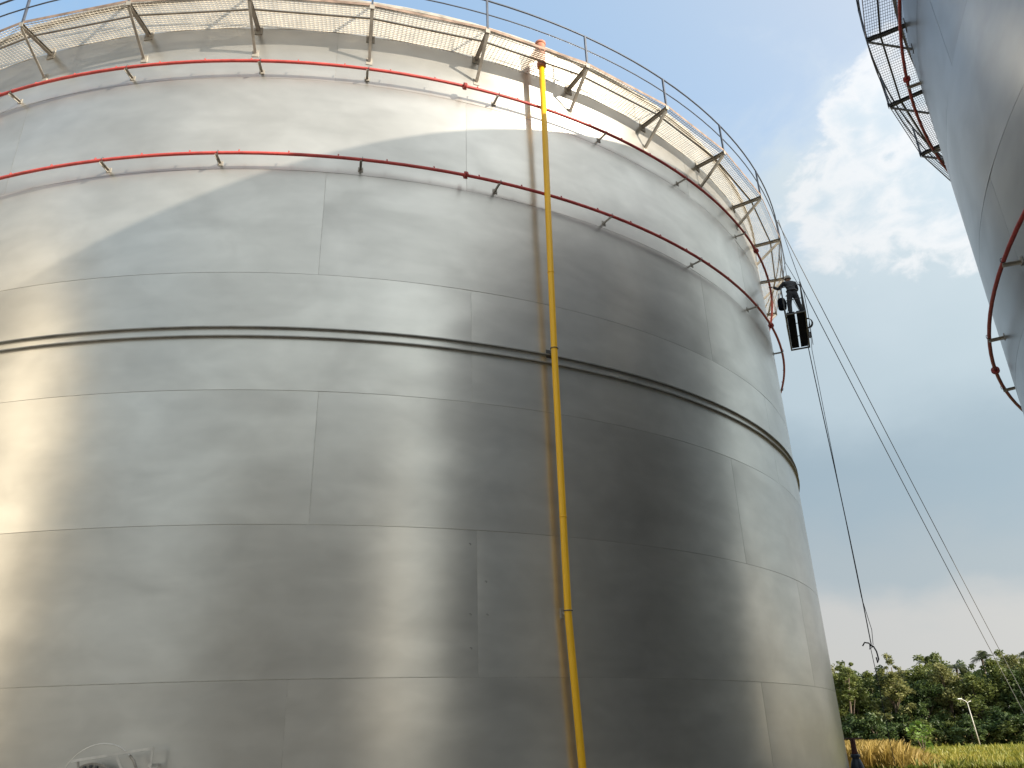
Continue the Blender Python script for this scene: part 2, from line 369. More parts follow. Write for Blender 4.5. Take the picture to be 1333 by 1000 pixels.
ZP = 18.58
def walkway(root, R, nb, off, width, metal, gratemat, vis=None):
    """ring platform: brackets, grating bays (straight between brackets), posts, rails, toe boards, stringer"""
    w = empty('walkway'); w.parent = root
    step = 360/nb; Ro = R+width
    # bracket mesh (theta = 0)
    b = MB(); b.quadbox((-.045, -R+.01, ZP-.10), (.09, 0, 0), (0, -(width-.01)+.0, 0), (0, 0, .008)); b.quadbox((-.004, -R+.01, ZP-.092), (.008, 0, 0), (0, -(width-.01), 0), (0, 0, .076)); b.quadbox((-.045, -R+.01, ZP-.016), (.09, 0, 0), (0, -(width-.01), 0), (0, 0, .008))
    b.quadbox((-.06, -Ro-.012, ZP-.12), (.12, 0, 0), (0, .012, 0), (0, 0, .14))
    b.quadbox((-.11, -R-.016, ZP-.22), (.22, 0, 0), (0, .03, 0), (0, 0, .34))
    beam = b.mesh('bracket_beam', metal)
    b = MB(); b.angle((0, -Ro+.05, ZP-.12), (0, -R-.005, 17.72), .07, .009, (0, 1, 0)); b.quadbox((-.08, -R-.014, 17.60), (.16, 0, 0), (0, .03, 0), (0, 0, .22))
    strut = b.mesh('strut', metal)
    b = MB(); b.bar((0, -Ro+.02, ZP-.06), (0, -Ro+.02, ZP+1.07), .05, .05, (0, 1, 0)); post = b.mesh('rail_post', M['rail'])
    # grating bay: centred on theta = step/2
    h = R_(step/2); b = MB()
    gz = ZP+.0; ro = Ro*math.cos(h)-.012; ri = R*1.0+.035; bars = 16
    ca, sa = math.cos(h), math.sin(h)
    def loc(x, r): # x along the tangent, r outward, rotated to mid bay
        return Vector((x*ca+r*sa, x*sa-r*ca, 0))
    tdir = Vector((ca, sa, 0)); rdir = Vector((sa, -ca, 0))
    for i in range(bars+1):
        r = ri*ca+.02+(ro-ri*ca-.02)*i/bars; hx = r*math.tan(h)-.012
        o = loc(-hx, r)+Vector((0, 0, gz)); b.quadbox(o, tdir*2*hx, rdir*.006, Vector((0, 0, .028)))
    nx = 28
    for i in range(nx+1):
        x = -ro*math.tan(h)+.02+(2*ro*math.tan(h)-.04)*i/nx
        r0 = max(ri*ca+.01, abs(x)/math.tan(h)+.03)
        o = loc(x, r0)+Vector((0, 0, gz+.024)); b.quadbox(o, tdir*.008, rdir*(ro-r0), Vector((0, 0, .008)))
    bay = b.mesh('grating_panel', gratemat)
    b = MB(); hx = ro*math.tan(h); o = loc(-hx, ro+.008)+Vector((0, 0, gz-.01)); b.quadbox(o, tdir*2*hx, rdir*.006, Vector((0, 0, .085))); toe = b.mesh('toe_board', M['toe'])
    rs = R+.61*(width/.99); b = MB(); hx = rs*math.sin(h); o = loc(-hx, rs*ca)+Vector((0, 0, ZP-.07)); b.quadbox(o, tdir*2*hx, rdir*.05, Vector((0, 0, .006))); b.quadbox(o+Vector((0, 0, .0062)), tdir*2*hx, rdir*.006, Vector((0, 0, .06))); stringer = b.mesh('stringer', metal)
    # inner ledger angle against the shell
    for k in range(nb):
        th = off+k*step
        thc = (th+180) % 360-180
        if vis and not (vis[0] <= thc <= vis[1]): continue
        bo = place('bracket', beam, w, rotz=R_(th))
        for nm, me in (('strut', strut), ('rail_post', post)): place(nm, me, w, rotz=R_(th))
        for nm, me in (('grating_panel', bay), ('toe_board', toe), ('stringer', stringer)): place(nm, me, w, rotz=R_(th))
    for nm, z, r in (('top_rail', ZP+1.07, .024), ('middle_rail', ZP+.56, .017)):
        b = MB(); b.tube([pol(Ro-.02, i*360/200, z) for i in range(200)], r, 6, closed=True); b.build(nm, M['rail'], w)
    return w

def ring_main(name, ctr, R, z, sup, flanges, nozzles, label, group, ext=.30, redm='red', supm='steel'):
    root = empty(name, (ctr[0], ctr[1], 0)); tag(root, label, 'pipe', group)
    b = MB(); b.tube([pol(R+ext, i*360/240, z) for i in range(240)], .040, 8, closed=True); b.build('pipe', M[redm], root)
    b = MB(); b.quadbox((-.03, -R-ext-.03, z-.062), (.06, 0, 0), (0, ext+.024, 0), (0, 0, .012)); b.quadbox((-.03, -R-ext-.03, z-.0615), (.008, 0, 0), (0, ext+.024, 0), (0, 0, -.05))
    b.quadbox((-.06, -R-.012, z-.13), (.12, 0, 0), (0, .02, 0), (0, 0, .13)); sm = b.mesh('pipe_support', M[supm])
    b = MB(); b.tube([(.035, -R-ext, z-.055), (.035, -R-ext-.05, z-.04), (.035, -R-ext-.056, z), (.035, -R-ext-.05, z+.04), (.035, -R-ext, z+.056)], .007, 5); ub = b.mesh('u_bolt', M['darksteel'])
    for t in sup:
        s = place('pipe_support', sm, root, rotz=R_(t)); place('u_bolt', ub, s)
    b = MB()
    for dx in (-.034, .006):
        b.tube([(dx, -R-ext, z), (dx+.028, -R-ext, z)], .092, 14)
    for k in range(6):
        q = k*math.pi/3; b.tube([(-.055, -R-ext+.072*math.cos(q), z+.072*math.sin(q)), (.055, -R-ext+.072*math.cos(q), z+.072*math.sin(q))], .010, 6)
    fm = b.mesh('flange', M['dred'])
    for t in flanges: place('flange', fm, root, rotz=R_(t))
    b = MB(); b.tube([(0, -R-ext, z+.03), (0, -R-ext+.01, z+.085), (0, -R-ext+.03, z+.105)], [.016, .014, .020], 6); nm = b.mesh('spray_nozzle', M['dred'])
    for t in nozzles: place('spray_nozzle', nm, root, rotz=R_(t))
    return root

# main tank -----------------------------------------------------------------
TC = (0.0, 33.808); TR = 18.0
t1 = empty('storage_tank', (TC[0], TC[1], 0)); tag(t1, 'huge silver cylindrical storage tank filling the left and centre', 'storage tank', 'silver storage tanks')
tank_shell(t1, TR, 36, [-2.6, 8.5, -2.1, 8.3, -2.7, 8.05, -2.6])
tank_top(t1, TR)
b = MB(); b.ring_section([(TR-.01, 9.885), (TR+.075, 9.885), (TR+.075, 9.907), (TR-.01, 9.907)], 0, 2*math.pi, 180)
b.ring_section([(TR-.01, 9.67), (TR+.075, 9.67), (TR+.075, 9.692), (TR-.01, 9.692)], 0, 2*math.pi, 180); b.build('wind_girder', M['girder'], t1)
walkway(t1, TR, 40, 0.0, .99, M['steel'], M['grate'])
b = MB(); b.ring_section([(TR-.2, -.1), (TR+.5, -.1), (TR+.5, .25), (TR-.2, .25)], 0, 2*math.pi, 120); b.build('base_ring', M['concrete'], t1)

supA = [-29+10.35*k+ (0) for k in range(-8, 3)] + [-.1, 10.5, 21, 31.5, 43.8, 55, 66, 77, 88, 99, 110]
supB = [-40, -29.5, -19, -10.5, -.2, 10.4, 20.7, 32, 43.6, 55.7, 67, 78, 89, 100] + [-51-10.5*k for k in range(6)]
nz = [-48+3.55*k for k in range(33)]
ring_main('sprinkler_ring', TC, TR, 17.164, sorted(set(supA)), [-72.5, -32.6, 7.7, 48.1, 88], nz, 'upper red sprinkler pipe curving round the big tank just below its walkway', 'red pipes ringing the tanks', .297)
ring_main('sprinkler_ring', TC, TR, 14.317, supB, [-73, -33, 7.7, 48.9, 89], nz, 'lower red sprinkler pipe curving round the big tank above the wind girder', 'red pipes ringing the tanks', .297)

# yellow riser ----------------------------------------------------------------
YT = 14.45
def yo(z): return -float(np.interp(z, (0, 4, 9.9, 13.2, 16.8, 19.5), (.165, .19, .25, .33, .44, .475)))     # the riser leans out from the wall towards the walkway
yr = empty('riser_pipe', tuple(pol(TR, YT, 0)+Vector((TC[0], TC[1], 0))), R_(YT)); tag(yr, 'tall yellow vertical pipe running up the front of the big tank', 'pipe')
b = MB(); b.tube([(max(0, (4-z)*.045), yo(z), z) for z in (0.05, 1.3, 2.6, 4, 6, 8, 10, 12, 14, 16, 18.5)], .078, 18); b.build('pipe', M['yellow'], yr)
b = MB(); b.tube([(0, yo(18.5), z) for z in (18.45, 18.46, 18.54, 18.55, 18.60, 18.61, 19.0, 19.25)], [.08, .125, .125, .10, .10, .115, .125, .13], 14); b.tube([(0, yo(18.5), 19.18), (0, 0, 19.2)], .10, 12)
b.tube([(0, yo(18.5), z) for z in (19.25, 19.27, 19.32, 19.36)], [.14, .15, .15, .05], 14); b.build('foam_chamber', M['pink'], yr)
for zz in (6.0, 12.0):
    b = MB(); b.tube([(0, yo(zz), zz-.012), (0, yo(zz), zz+.012)], .086, 18); b.build('weld_collar', M['yellow'], yr)
for z in (9.97, 4.07):
    y0 = yo(z); b = MB(); b.tube([(.088*math.cos(q), y0+.088*math.sin(q), z) for q in np.linspace(0, 2*math.pi, 17)[:-1]], .011, 6, closed=True)
    b.box((0, y0+.095, z-.02), .05, .04, .05); o = b.build('pipe_clamp', M['darksteel'], yr)
    b = MB(); b.bar((0, y0+.09, z-.02), (0, .01, z-.03), .05, .06); b.box((0, -.008, z-.03), .16, .016, .2); b.build('clamp_arm', M['darksteel'] if z > 5 else M['steel'], o)

# manhole with davit -----------------------------------------------------------
mh = empty('manhole'); mh.parent = t1; mh.rotation_euler.z = R_(-12.2)
def disc(bm_, r0, r1, y0, y1, zc, n=40):
    bm_.tube([(0, y0, zc), (0, y1, zc)], r1, n)
b = MB(); disc(b, 0, .66, -TR+.02, -TR-.02, 1.19); b.build('reinforcing_pad', M['shell'], mh)
b = MB(); b.tube([(.665*math.cos(q), -TR-.008, 1.19+.665*math.sin(q)) for q in np.linspace(0, 2*math.pi, 49)[:-1]], .016, 6, closed=True); b.build('pad_weld', M['palesteel'], mh)
b = MB(); disc(b, 0, .33, -TR, -TR-.26, 1.13); b.build('neck', M['steel'], mh)
b = MB(); disc(b, 0, .44, -TR-.24, -TR-.275, 1.13); disc(b, 0, .44, -TR-.28, -TR-.315, 1.13); cov = b.build('cover', M['steel'], mh)
b = MB(); b.lathe([(.018, -.1), (.018, .02), (.028, .021), (.028, .05), (.012, .052)], 6); bolt = b.mesh('bolt', M['darksteel'])
for k in range(24):
    q = 2*math.pi*k/24; o = place('bolt', bolt, mh, (.385*math.cos(q), -TR-.31, 1.13+.385*math.sin(q))); o.rotation_euler.x = R_(90)
b = MB(); b.angle((-.30, -TR-.42, 1.60), (1.0, -TR-.34, 1.76), .044, .008, (0, 1, 0)); b.angle((1.0, -TR-.34, 1.77), (.97, -TR-.30, .25), .038, .008, (0, 1, 0))
b.angle((.42, -TR-.385, 1.66), (.80, -TR-.33, 1.0), .036, .007, (0, 1, 0)); b.bar((.97, -TR-.34, .9), (.97, -TR, .9), .05, .05); b.bar((.97, -TR-.34, 1.5), (.97, -TR, 1.5), .05, .05)
b.bar((-.2, -TR-.40, 1.60), (-.2, -TR-.32, 1.45), .03, .03); b.build('davit_frame', M['palesteel'], mh)
b = MB(); b.tube([(.62, -TR-.33, 1.66), (.70, -TR-.34, 1.58), (.78, -TR-.34, 1.42), (.82, -TR-.33, 1.2)], .022, 8); b.build('hinge_arm', M['steel'], mh)

# welded erection lugs left on the plates beside one vertical seam
b = MB(); b.box((0, -TR-.004, 0), .028, .02, .015); b.box((.02, -TR-.004, -.015), .012, .02, .03); lug = b.mesh('erection_lug', M['girder'])
for th, z in ((8.02, 5.36), (8.0, 3.98), (8.02, 3.35), (9.05, 4.62), (9.1, 3.98)):
    o = place('erection_lug', lug, t1, (0, 0, z), R_(th))

# neighbouring tank ---------------------------------------------------------------
T2 = (29.094, -0.48); T2R = 20.44
t2 = empty('storage_tank', (T2[0], T2[1], 0)); tag(t2, 'silver storage tank in shade cut off by the right edge', 'storage tank', 'silver storage tanks')
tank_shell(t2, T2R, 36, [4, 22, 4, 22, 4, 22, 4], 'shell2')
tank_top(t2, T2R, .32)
walkway(t2, T2R, 45, -139.2+.0, .96, M['darksteel'], M['darksteel'])
b = MB(); b.ring_section([(T2R-.2, -.1), (T2R+.5, -.1), (T2R+.5, .25), (T2R-.2, .25)], 0, 2*math.pi, 120); b.build('base_ring', M['concrete'], t2)
ring_main('sprinkler_ring', T2, T2R, 17.3, [-180+9.0*k+1.5 for k in range(40)], [-132.8, -92, -172], [], 'red sprinkler pipe glimpsed under the walkway of the right hand tank', 'red pipes ringing the tanks', .29, 'dred')
ring_main('sprinkler_ring', T2, T2R, 9.33, [-130.8+9.3*k for k in range(-5, 14)], [-136.5, -96], [], 'red sprinkler pipe curving round the middle of the right hand tank', 'red pipes ringing the tanks', .275, 'dred')

# tanks of the same farm that stand outside the frame (they shade and mirror in the two seen ones)
def plain_tank(ctr, R, label):
    t = empty('storage_tank', (ctr[0], ctr[1], 0)); tag(t, label, 'storage tank', 'silver storage tanks')
    b = MB(); b.ring_section([(R, 0), (R, 7*COURSE)], 0, 2*math.pi, 160); b.f = b.f[:160]; b.smooth = b.smooth[:160]; b.build('shell', M['shell3'], t)
    tank_top(t, R)
    b = MB(); b.ring_section([(R, ZP-.03), (R+.98, ZP-.03), (R+.98, ZP), (R, ZP)], 0, 2*math.pi, 120); b.build('walkway', M['grate'], t)
    return t
plain_tank((-6.3, -34.0), 17.5, 'silver storage tank behind the camera, seen only mirrored in the big tank')
plain_tank((-39.0, 13.0), 18.0, 'sunlit silver storage tank outside the left edge, mirrored in the big tank')

# ------------------------------------------------------------------ suspended cradle
GZ = 15.25
gd = Vector((1.66, 2.57, 0)).normalized(); gs = Vector((gd.y, -gd.x, 0))      # along, and away from the wall
g0 = Vector((14.88, 22.48, GZ)); GL, GW = 3.06, .66
cr = empty('work_cradle', tuple(g0)); tag(cr, 'dark suspended work cradle with two floor planks hanging beside the big tank', 'cradle')
def G(l, w, z): return gd*l+gs*w+Vector((0, 0, z))
for w0, w1 in ((.03, .30), (.36, .63)):
    b = MB(); b.quadbox(G(.04, w0, 0), gd*(GL-.08), gs*(w1-w0), Vector((0, 0, .045))); b.build('floor_plank', M['plank'], cr)
b = MB()
for w in (0, GW): b.bar(G(0, w, -.02), G(GL, w, -.02), .05, .06)
for l in (0, GL): b.bar(G(l, -.02, -.045), G(l, GW+.02, -.045), .05, .045)
b.build('floor_frame', M['darksteel'], cr)
for w in (0, GW):
    for l in (0, 1.53, GL):
        b = MB(); b.bar(G(l, w, -.04), G(l, w, 1.05), .035, .035, (1, 0, 0)); b.build('corner_post' if l != 1.53 else 'post', M['darksteel'], cr)
    for z in (.35, .70, 1.05):
        b = MB(); b.tube([G(0, w, z), G(GL, w, z)], .017, 6); b.build('guard_rail', M['darksteel'], cr)
for l in (0, GL):
    for z in (.5, 1.05):
        b = MB(); b.tube([G(l, 0, z), G(l, GW, z)], .017, 6); b.build('end_rail', M['darksteel'], cr)
for l in (.25, GL-.25):
    for w in (0, GW):
        b = MB(); b.tube([G(l, w, 1.05), G(l, GW/2, 2.2)], .010, 5); b.build('sling', M['rope'], cr)
b = MB(); b.box(G(GL-.35, GW+.06, .30), .14, .10, .22); b.build('winch', M['darksteel'], cr)

b = MB(); b.quadbox(G(0, GW+.01, .0), gd*GL, gs*.012, Vector((0, 0, .18))); b.quadbox(G(0, -.022, .0), gd*GL, gs*.012, Vector((0, 0, .18))); b.build('kick_board', M['plank'], cr)
b = MB()
for i in range(26): b.tube([G(i*GL/25, GW, .18), G(i*GL/25, GW, 1.04)], .006, 4)
for i in range(9): b.tube([G(0, GW+.008, .2+i*.1), G(GL, GW+.008, .2+i*.1)], .006, 4)
b.build('side_mesh', M['darksteel'], cr)
bg_ = g0+G(.30, -.06, .62); b = MB(); b.tube([(0, 0, -.30), (0, 0, -.26), (0.02, 0, -.05), (0, 0, .12), (0, 0, .16)], [.06, .14, .16, .13, .08], 10); b.tube([(-.1, 0, .12), (-.06, 0, .36), (.06, 0, .36), (.1, 0, .12)], .012, 5)
tb = b.build('tool_bag', M['plank'], None, tuple(bg_)); tag(tb, 'dark tool bag hung on the wall side of the cradle beside the worker', 'bag')
b = MB()
for i in range(5): b.tube([(.16*math.cos(q)+.01*i, .02*i, .20*math.sin(q)) for q in np.linspace(0, 2*math.pi, 19)[:-1]], .014, 5, closed=True)
rc = b.build('rope_coil', M['rope'], None, tuple(g0+G(GL-.55, GW+.07, .72)), -.6); tag(rc, 'coiled dark rope hung on the outer side of the cradle', 'rope coil')

# ropes ------------------------------------------------------------------------
def rope(name, pts, r, label, m='rope', cat='rope', group=None):
    b = MB(); b.tube(pts, r, 5); o = b.build(name, M[m]); tag(o, label, cat, group); return o
AN = Vector((15.60, 22.96, 19.66))
def sag(p0, p1, s, n=12): return [p0.lerp(p1, i/n)-Vector((0, 0, s*4*(i/n)*(1-i/n))) for i in range(n+1)]
rope('suspension_rope', [AN, g0+G(.25, GW/2, 2.2)], .011, 'dark suspension rope from the handrail down to the near end of the cradle', group='cradle ropes')
rope('suspension_rope', [AN+Vector((.03, .05, -.05)), g0+G(GL-.25, GW/2, 2.2)], .011, 'dark suspension rope from the handrail to the far end of the cradle', group='cradle ropes')
rope('safety_rope', [AN+Vector((.05, -.02, 0)), g0+G(.6, GW+.1, 1.0), g0+G(1.4, GW+.12, .4), g0+G(GL-.5, GW+.12, -.2)], .012, 'safety rope running down the outer side of the cradle', group='cradle ropes')
hx, hy = 16.22, 23.43
def wob(z, k): return Vector((hx+.035*math.sin(z*.31+k*2.1)+.03*k, hy+.03*math.cos(z*.4+k), z))
rope('hanging_rope', [g0+G(1.6, GW+.12, .3)]+[wob(14.6-1.16*i, 0) for i in range(10)]+[Vector((hx-.02, hy, 4.1))], .017, 'thick dark rope hanging straight down from the cradle to a knot', group='ropes hanging below the cradle')
rope('hanging_rope', [g0+G(1.9, GW+.12, .2)]+[wob(14.4-1.1*i, 1.6) for i in range(9)]+[Vector((hx+.16, hy, 4.6)), Vector((hx+.10, hy, 4.15)), Vector((hx, hy, 4.12))], .010, 'thin rope hanging beside the thick one and looping into its knot', group='ropes hanging below the cradle')
b = MB(); b.tube([(hx-.27, hy, 4.12), (hx-.18, hy, 4.22), (hx-.04, hy, 4.2), (hx+.04, hy-.03, 4.08), (hx-.03, hy+.03, 4.02), (hx-.02, hy, 4.15), (hx+.10, hy, 4.1), (hx+.17, hy, 3.95), (hx+.19, hy, 3.72), (hx+.13, hy, 3.62), (hx+.12, hy, 3.78)], .022, 6)
tag(b.build('rope_knot', M['rope']), 'dark rope knot with loose ends dangling high above the meadow', 'knot')
rope('hanging_rope', [Vector((hx-.01, hy, 4.1)), Vector((hx+.02, hy+.01, 3.0)), Vector((hx, hy, 1.5)), Vector((hx+.03, hy, .02))], .011, 'thin rope end dropping from the knot to the ground', group='ropes hanging below the cradle')
rope('guy_line', sag(Vector((15.66, 23.02, 19.64)), at(43, 55, 0.1), .25), .016, 'upper thin tag line slanting from the walkway rail down to the trees', 'line', 'line', 'slanting tag lines')
rope('guy_line', sag(g0+G(.9, GW+.02, 1.05)+Vector((0, 0, .6)), at(42.6, 52, 0.1), .2), .016, 'lower thin tag line slanting from the cradle down to the trees', 'line', 'line', 'slanting tag lines')

# ------------------------------------------------------------------ worker
def skinned(name, verts, edges, radii, material, parent, root=0, sub=2):
    me = bpy.data.meshes.new(name); me.from_pydata([tuple(v) for v in verts], edges, []); me.materials.append(material)
    o = bpy.data.objects.new(name, me); C.objects.link(o); o.parent = parent
    m = o.modifiers.new('skin', 'SKIN'); m.use_smooth_shade = True
    for i, d in enumerate(me.skin_vertices[0].data):
        r = radii[i]; d.radius = r if isinstance(r, tuple) else (r, r); d.use_root = (i == root)
    s = o.modifiers.new('sub', 'SUBSURF'); s.levels = sub; s.render_levels = sub
    return o
fdir = Vector((.18, .98, 0)).normalized(); sdir = Vector((fdir.y, -fdir.x, 0))     # facing the wall; sdir = his right
PW = g0+G(.40, .35, .05)
wk = empty('person', tuple(PW)); tag(wk, 'worker in grey overalls standing in the cradle, leaning and reaching towards the tank', 'person')
def P(f, s, z): return fdir*f+sdir*s+Vector((0, 0, z))
# pelvis, spine, chest, neck, head, then arms and legs in one continuous figure
V = [P(-.02, 0, .90), P(-.01, 0, 1.05), P(.03, 0, 1.24), P(.07, 0, 1.38), P(.10, 0, 1.46),
     P(.06, .19, 1.36), P(.16, .30, 1.14), P(.30, .06, 1.06),
     P(.08, -.21, 1.36), P(.20, -.38, 1.20), P(.34, -.50, 1.38),
     P(-.02, .11, .84), P(.02, .18, .47), P(-.04, .25, .09), P(.10, .27, .045),
     P(-.02, -.11, .84), P(.03, -.16, .47), P(-.04, -.20, .09), P(.10, -.22, .045)]
E_ = [(0, 1), (1, 2), (2, 3), (3, 4), (3, 5), (5, 6), (6, 7), (3, 8), (8, 9), (9, 10), (0, 11), (11, 12), (12, 13), (13, 14), (0, 15), (15, 16), (16, 17), (17, 18)]
RR = [(.17, .13), (.16, .12), (.19, .13), (.16, .11), .065, .085, .066, .05, .085, .066, .05, .115, .088, .075, .05, .115, .088, .075, .05]
skinned('body', V, E_, RR, M['overall'], wk)
hv = [P(.10, 0, 1.45), P(.12, 0, 1.53), P(.14, 0, 1.60), P(.14, 0, 1.66)]
hd = skinned('head', hv, [(0, 1), (1, 2), (2, 3)], [.055, .08, .092, .06], M['skin'], wk)
b = MB(); b.lathe([(.125, 1.60), (.128, 1.61), (.118, 1.63), (.112, 1.68), (.085, 1.725), (.03, 1.745)], 16); hm = b.build('helmet', M['helmet'], wk); hm.location = P(.13, 0, -.02)
for nm, wr, dirv in (('hand', P(.31, .04, 1.06), Vector((fdir.x-.6*sdir.x, fdir.y-.6*sdir.y, .05))), ('hand', P(.35, -.51, 1.395), Vector((fdir.x-.8*sdir.x, fdir.y-.8*sdir.y, .6)))):
    d = dirv.normalized(); sx = d.cross(Vector((0, 0, 1))).normalized(); uu = sx.cross(d)
    vs = [wr, wr+d*.05, wr+d*.09]; es = [(0, 1), (1, 2)]; rs = [.026, (.034, .02), (.038, .016)]
    for k, ln in enumerate((.062, .075, .07, .055)):
        o = wr+d*.09+sx*(-.027+.018*k); i = len(vs); vs += [o+d*.02, o+d*(.02+ln*.5)-uu*.008, o+d*(.02+ln*.85)-uu*.028]; es += [(2, i), (i, i+1), (i+1, i+2)]; rs += [.0095, .009, .008]
    i = len(vs); vs += [wr+d*.04+sx*.03, wr+d*.075+sx*.05-uu*.012, wr+d*.10+sx*.05-uu*.025]; es += [(1, i), (i, i+1), (i+1, i+2)]; rs += [.012, .010, .009]
    skinned(nm, vs, es, rs, M['skin'], wk, 0, 1)
b = MB(); b.tube([P(-.01+.15*math.cos(q), .185*math.sin(q), 1.0) for q in np.linspace(0, 2*math.pi, 17)[:-1]], .022, 6, closed=True); b.build('belt', M['darksteel'], wk)

# ------------------------------------------------------------------ hydrant valve by the tank foot
vp = at(32.62, 29.3); hv_ = empty('valve_stand', tuple(vp)); tag(hv_, 'dark valve with rusty stem and horizontal handwheel at the foot of the big tank', 'valve')
b = MB(); b.lathe([(.20, 0), (.20, .05), (.13, .07), (.12, .32), (.17, .36), (.20, .52), (.20, .70), (.17, .82), (.13, .92), (.10, .97), (.14, .98), (.14, 1.06), (.10, 1.08), (.09, 1.09)], 18); b.tube([(-.36, 0, .45), (.36, 0, .45)], .11, 14); b.tube([(-.38, 0, .45), (-.34, 0, .45)], .19, 16); b.tube([(.34, 0, .45), (.38, 0, .45)], .19, 16); b.build('valve_body', M['valve'], hv_)
b = MB(); b.lathe([(.095, 1.07), (.105, 1.09), (.10, 1.12), (.085, 1.15), (.075, 1.48), (.05, 1.5)], 14); b.build('yoke', M['rustpost'], hv_)
b = MB(); b.tube([(.26*math.cos(q), .26*math.sin(q), 1.51) for q in np.linspace(0, 2*math.pi, 25)[:-1]], .018, 6, closed=True)
for q in (0, 2.1, 4.2): b.tube([(0, 0, 1.51), (.26*math.cos(q), .26*math.sin(q), 1.51)], .013, 5)
b.build('handwheel', M['rustpost'], hv_)

# ------------------------------------------------------------------ lamp post in the meadow
lp = at(39.36, 112); lo = empty('lamp_post', tuple(lp)); tag(lo, 'white leaning lamp post standing in front of the dark wood', 'lamp post')
b = MB(); b.tube([(.12, 0, 0), (-.05, 0, 2.4), (-.22, 0, 4.7)], [.065, .055, .045], 10); b.build('pole', M['palesteel'], lo)
b = MB(); b.tube([(-.22, 0, 4.68), (-.45, 0, 4.86), (-.95, 0, 5.06)], .04, 8); ar = b.build('arm', M['white'], lo)
b = MB(); b.box((-1.12, 0, 5.09), .52, .20, .08); lh = b.build('lamp_head', M['white'], lo); b = MB(); b.box((-1.14, 0, 5.04), .36, .14, .02); b.build('lens', M['lampglass'], lh)
b = MB(); b.tube([(-.22, 0, 4.6), (.05, 0, 4.78), (.32, 0, 4.82)], .03, 8); b.build('arm', M['white'], lo)

# ------------------------------------------------------------------ trees
def leafcloud(b, centres, per, size, rr, flat=.75, droop=0.0):
    for (c, cr_) in centres:
        for _ in range(per):
            while True:
                o = Vector((rr.uniform(-1, 1), rr.uniform(-1, 1), rr.uniform(-1, 1)))
                if o.length <= 1: break
            o = o*(.55+.45*o.length)
            p_ = c+Vector((o.x*cr_, o.y*cr_, o.z*cr_*flat))
            ax = Vector((rr.gauss(0, 1), rr.gauss(0, 1), rr.gauss(0, .6)-droop)).normalized(); ay = ax.cross(Vector((rr.gauss(0, 1), rr.gauss(0, 1), rr.gauss(0, 1)))).normalized()
            s = size*rr.uniform(.6, 1.35); l = len(b.v)
            b.v += [p_-ax*s, p_+ay*s*.42, p_+ax*s, p_-ay*s*.42]; b.f.append((l, l+1, l+2, l+3)); b.smooth.append(False)
def make_tree(seed, H, W, leaf, clumps=50, per=95, size=.21, bare=.28, sparse=1.0, crown_top=1.0):
    rr = random.Random(seed); t = MB(); pts = []; x = y = 0
    for i in range(8):
        z = H*.86*i/7; pts.append((x, y, z)); x += rr.gauss(0, .016*H); y += rr.gauss(0, .016*H)
    r0 = .018*H+.03; t.tube(pts, [r0*(1-.11*i) for i in range(8)], 7)
    cs = []
    for k in range(clumps):
        q = rr.uniform(0, 2*math.pi); h = bare+(1-bare)*rr.random()**.85*(1 if k % 7 else 1.12)
        env = math.sin(math.pi*min(1, max(.03, (h-bare)/(1.02-bare)))**.8)**.6
        rad = W*env*rr.uniform(.25, 1.0)
        i = min(7, int(h*8)); px, py, _ = pts[i]
        c = Vector((px+rad*math.cos(q), py+rad*math.sin(q), H*h*rr.uniform(.93, 1.03))); cs.append((c, W*rr.uniform(.20, .42)*sparse))
        if k % 4 == 0: t.tube([pts[max(1, i-2)], Vector(pts[max(1, i-2)]).lerp(c, .55)+Vector((0, 0, .1*H*.3)), c], [r0*.4, r0*.26, r0*.08], 5)
    f = MB(); leafcloud(f, cs, per, size, rr)
    return t.mesh('trunk', M['bark']), f.mesh('crown', M[leaf])
def palm(seed, H, n=17, L=2.6, frond='palm', upright=.5):
    rr = random.Random(seed); t = MB(); t.tube([(0, 0, 0), (.05*H*rr.gauss(0, .5), 0, H*.5), (.06*H*rr.gauss(0, .6), .03, H)], [.24, .17, .15], 8)
    top = t.v[-1]*1.0; f = MB()
    for k in range(n):
        q = 2*math.pi*k/n+rr.uniform(-.2, .2); el = rr.uniform(-.3, 1.35)*upright+.25; d = Vector((math.cos(q), math.sin(q), 0)); p_ = Vector((top.x, top.y, H)); prev = p_; ll = L*rr.uniform(.75, 1.1); m = 12
        for i in range(m):
            s = (i+1)/m; q_ = p_+d*(ll*s*math.cos(el))+Vector((0, 0, ll*(s*math.sin(el)-.62*s*s)))
            tdir = (q_-prev).normalized(); sdv = tdir.cross(Vector((0, 0, 1))).normalized()
            for sg in (-1, 1):
                w_ = (.62*math.sin(math.pi*min(.97, .15+s*.85))+.08)*L/2.6; l = len(f.v); tip = prev+sdv*sg*w_+tdir*w_*.5-Vector((0, 0, w_*.45))
                f.v += [prev, prev+tdir*.13, tip+tdir*.05, tip]; f.f.append((l, l+1, l+2, l+3)); f.smooth.append(False)
            prev = q_
    return t.mesh('trunk', M['bark']), f.mesh('crown', M[frond])
KINDS = [make_tree(11, 9.0, 2.9, 'leaf_a'), make_tree(12, 10.0, 2.5, 'leaf_b', 52), make_tree(13, 8.2, 3.2, 'leaf_c', 50), make_tree(14, 9.6, 2.2, 'leaf_b', 44, 90, .2, .2), make_tree(15, 9.2, 2.8, 'leaf_a', 58, 90, .2, .16), make_tree(16, 8.6, 2.6, 'leaf_c', 50, 95, .22, .12)]
SPARSE = make_tree(21, 11.6, 1.5, 'leaf_b', 13, 44, .19, .74, 1.0); KNOB = make_tree(22, 11.0, 1.5, 'leaf_a', 20, 60, .2, .55)
BUSH = [make_tree(31, 3.4, 2.3, 'leaf_c', 34, 80, .2, .02), make_tree(32, 2.8, 2.0, 'leaf_a', 30, 80, .18, .02)]
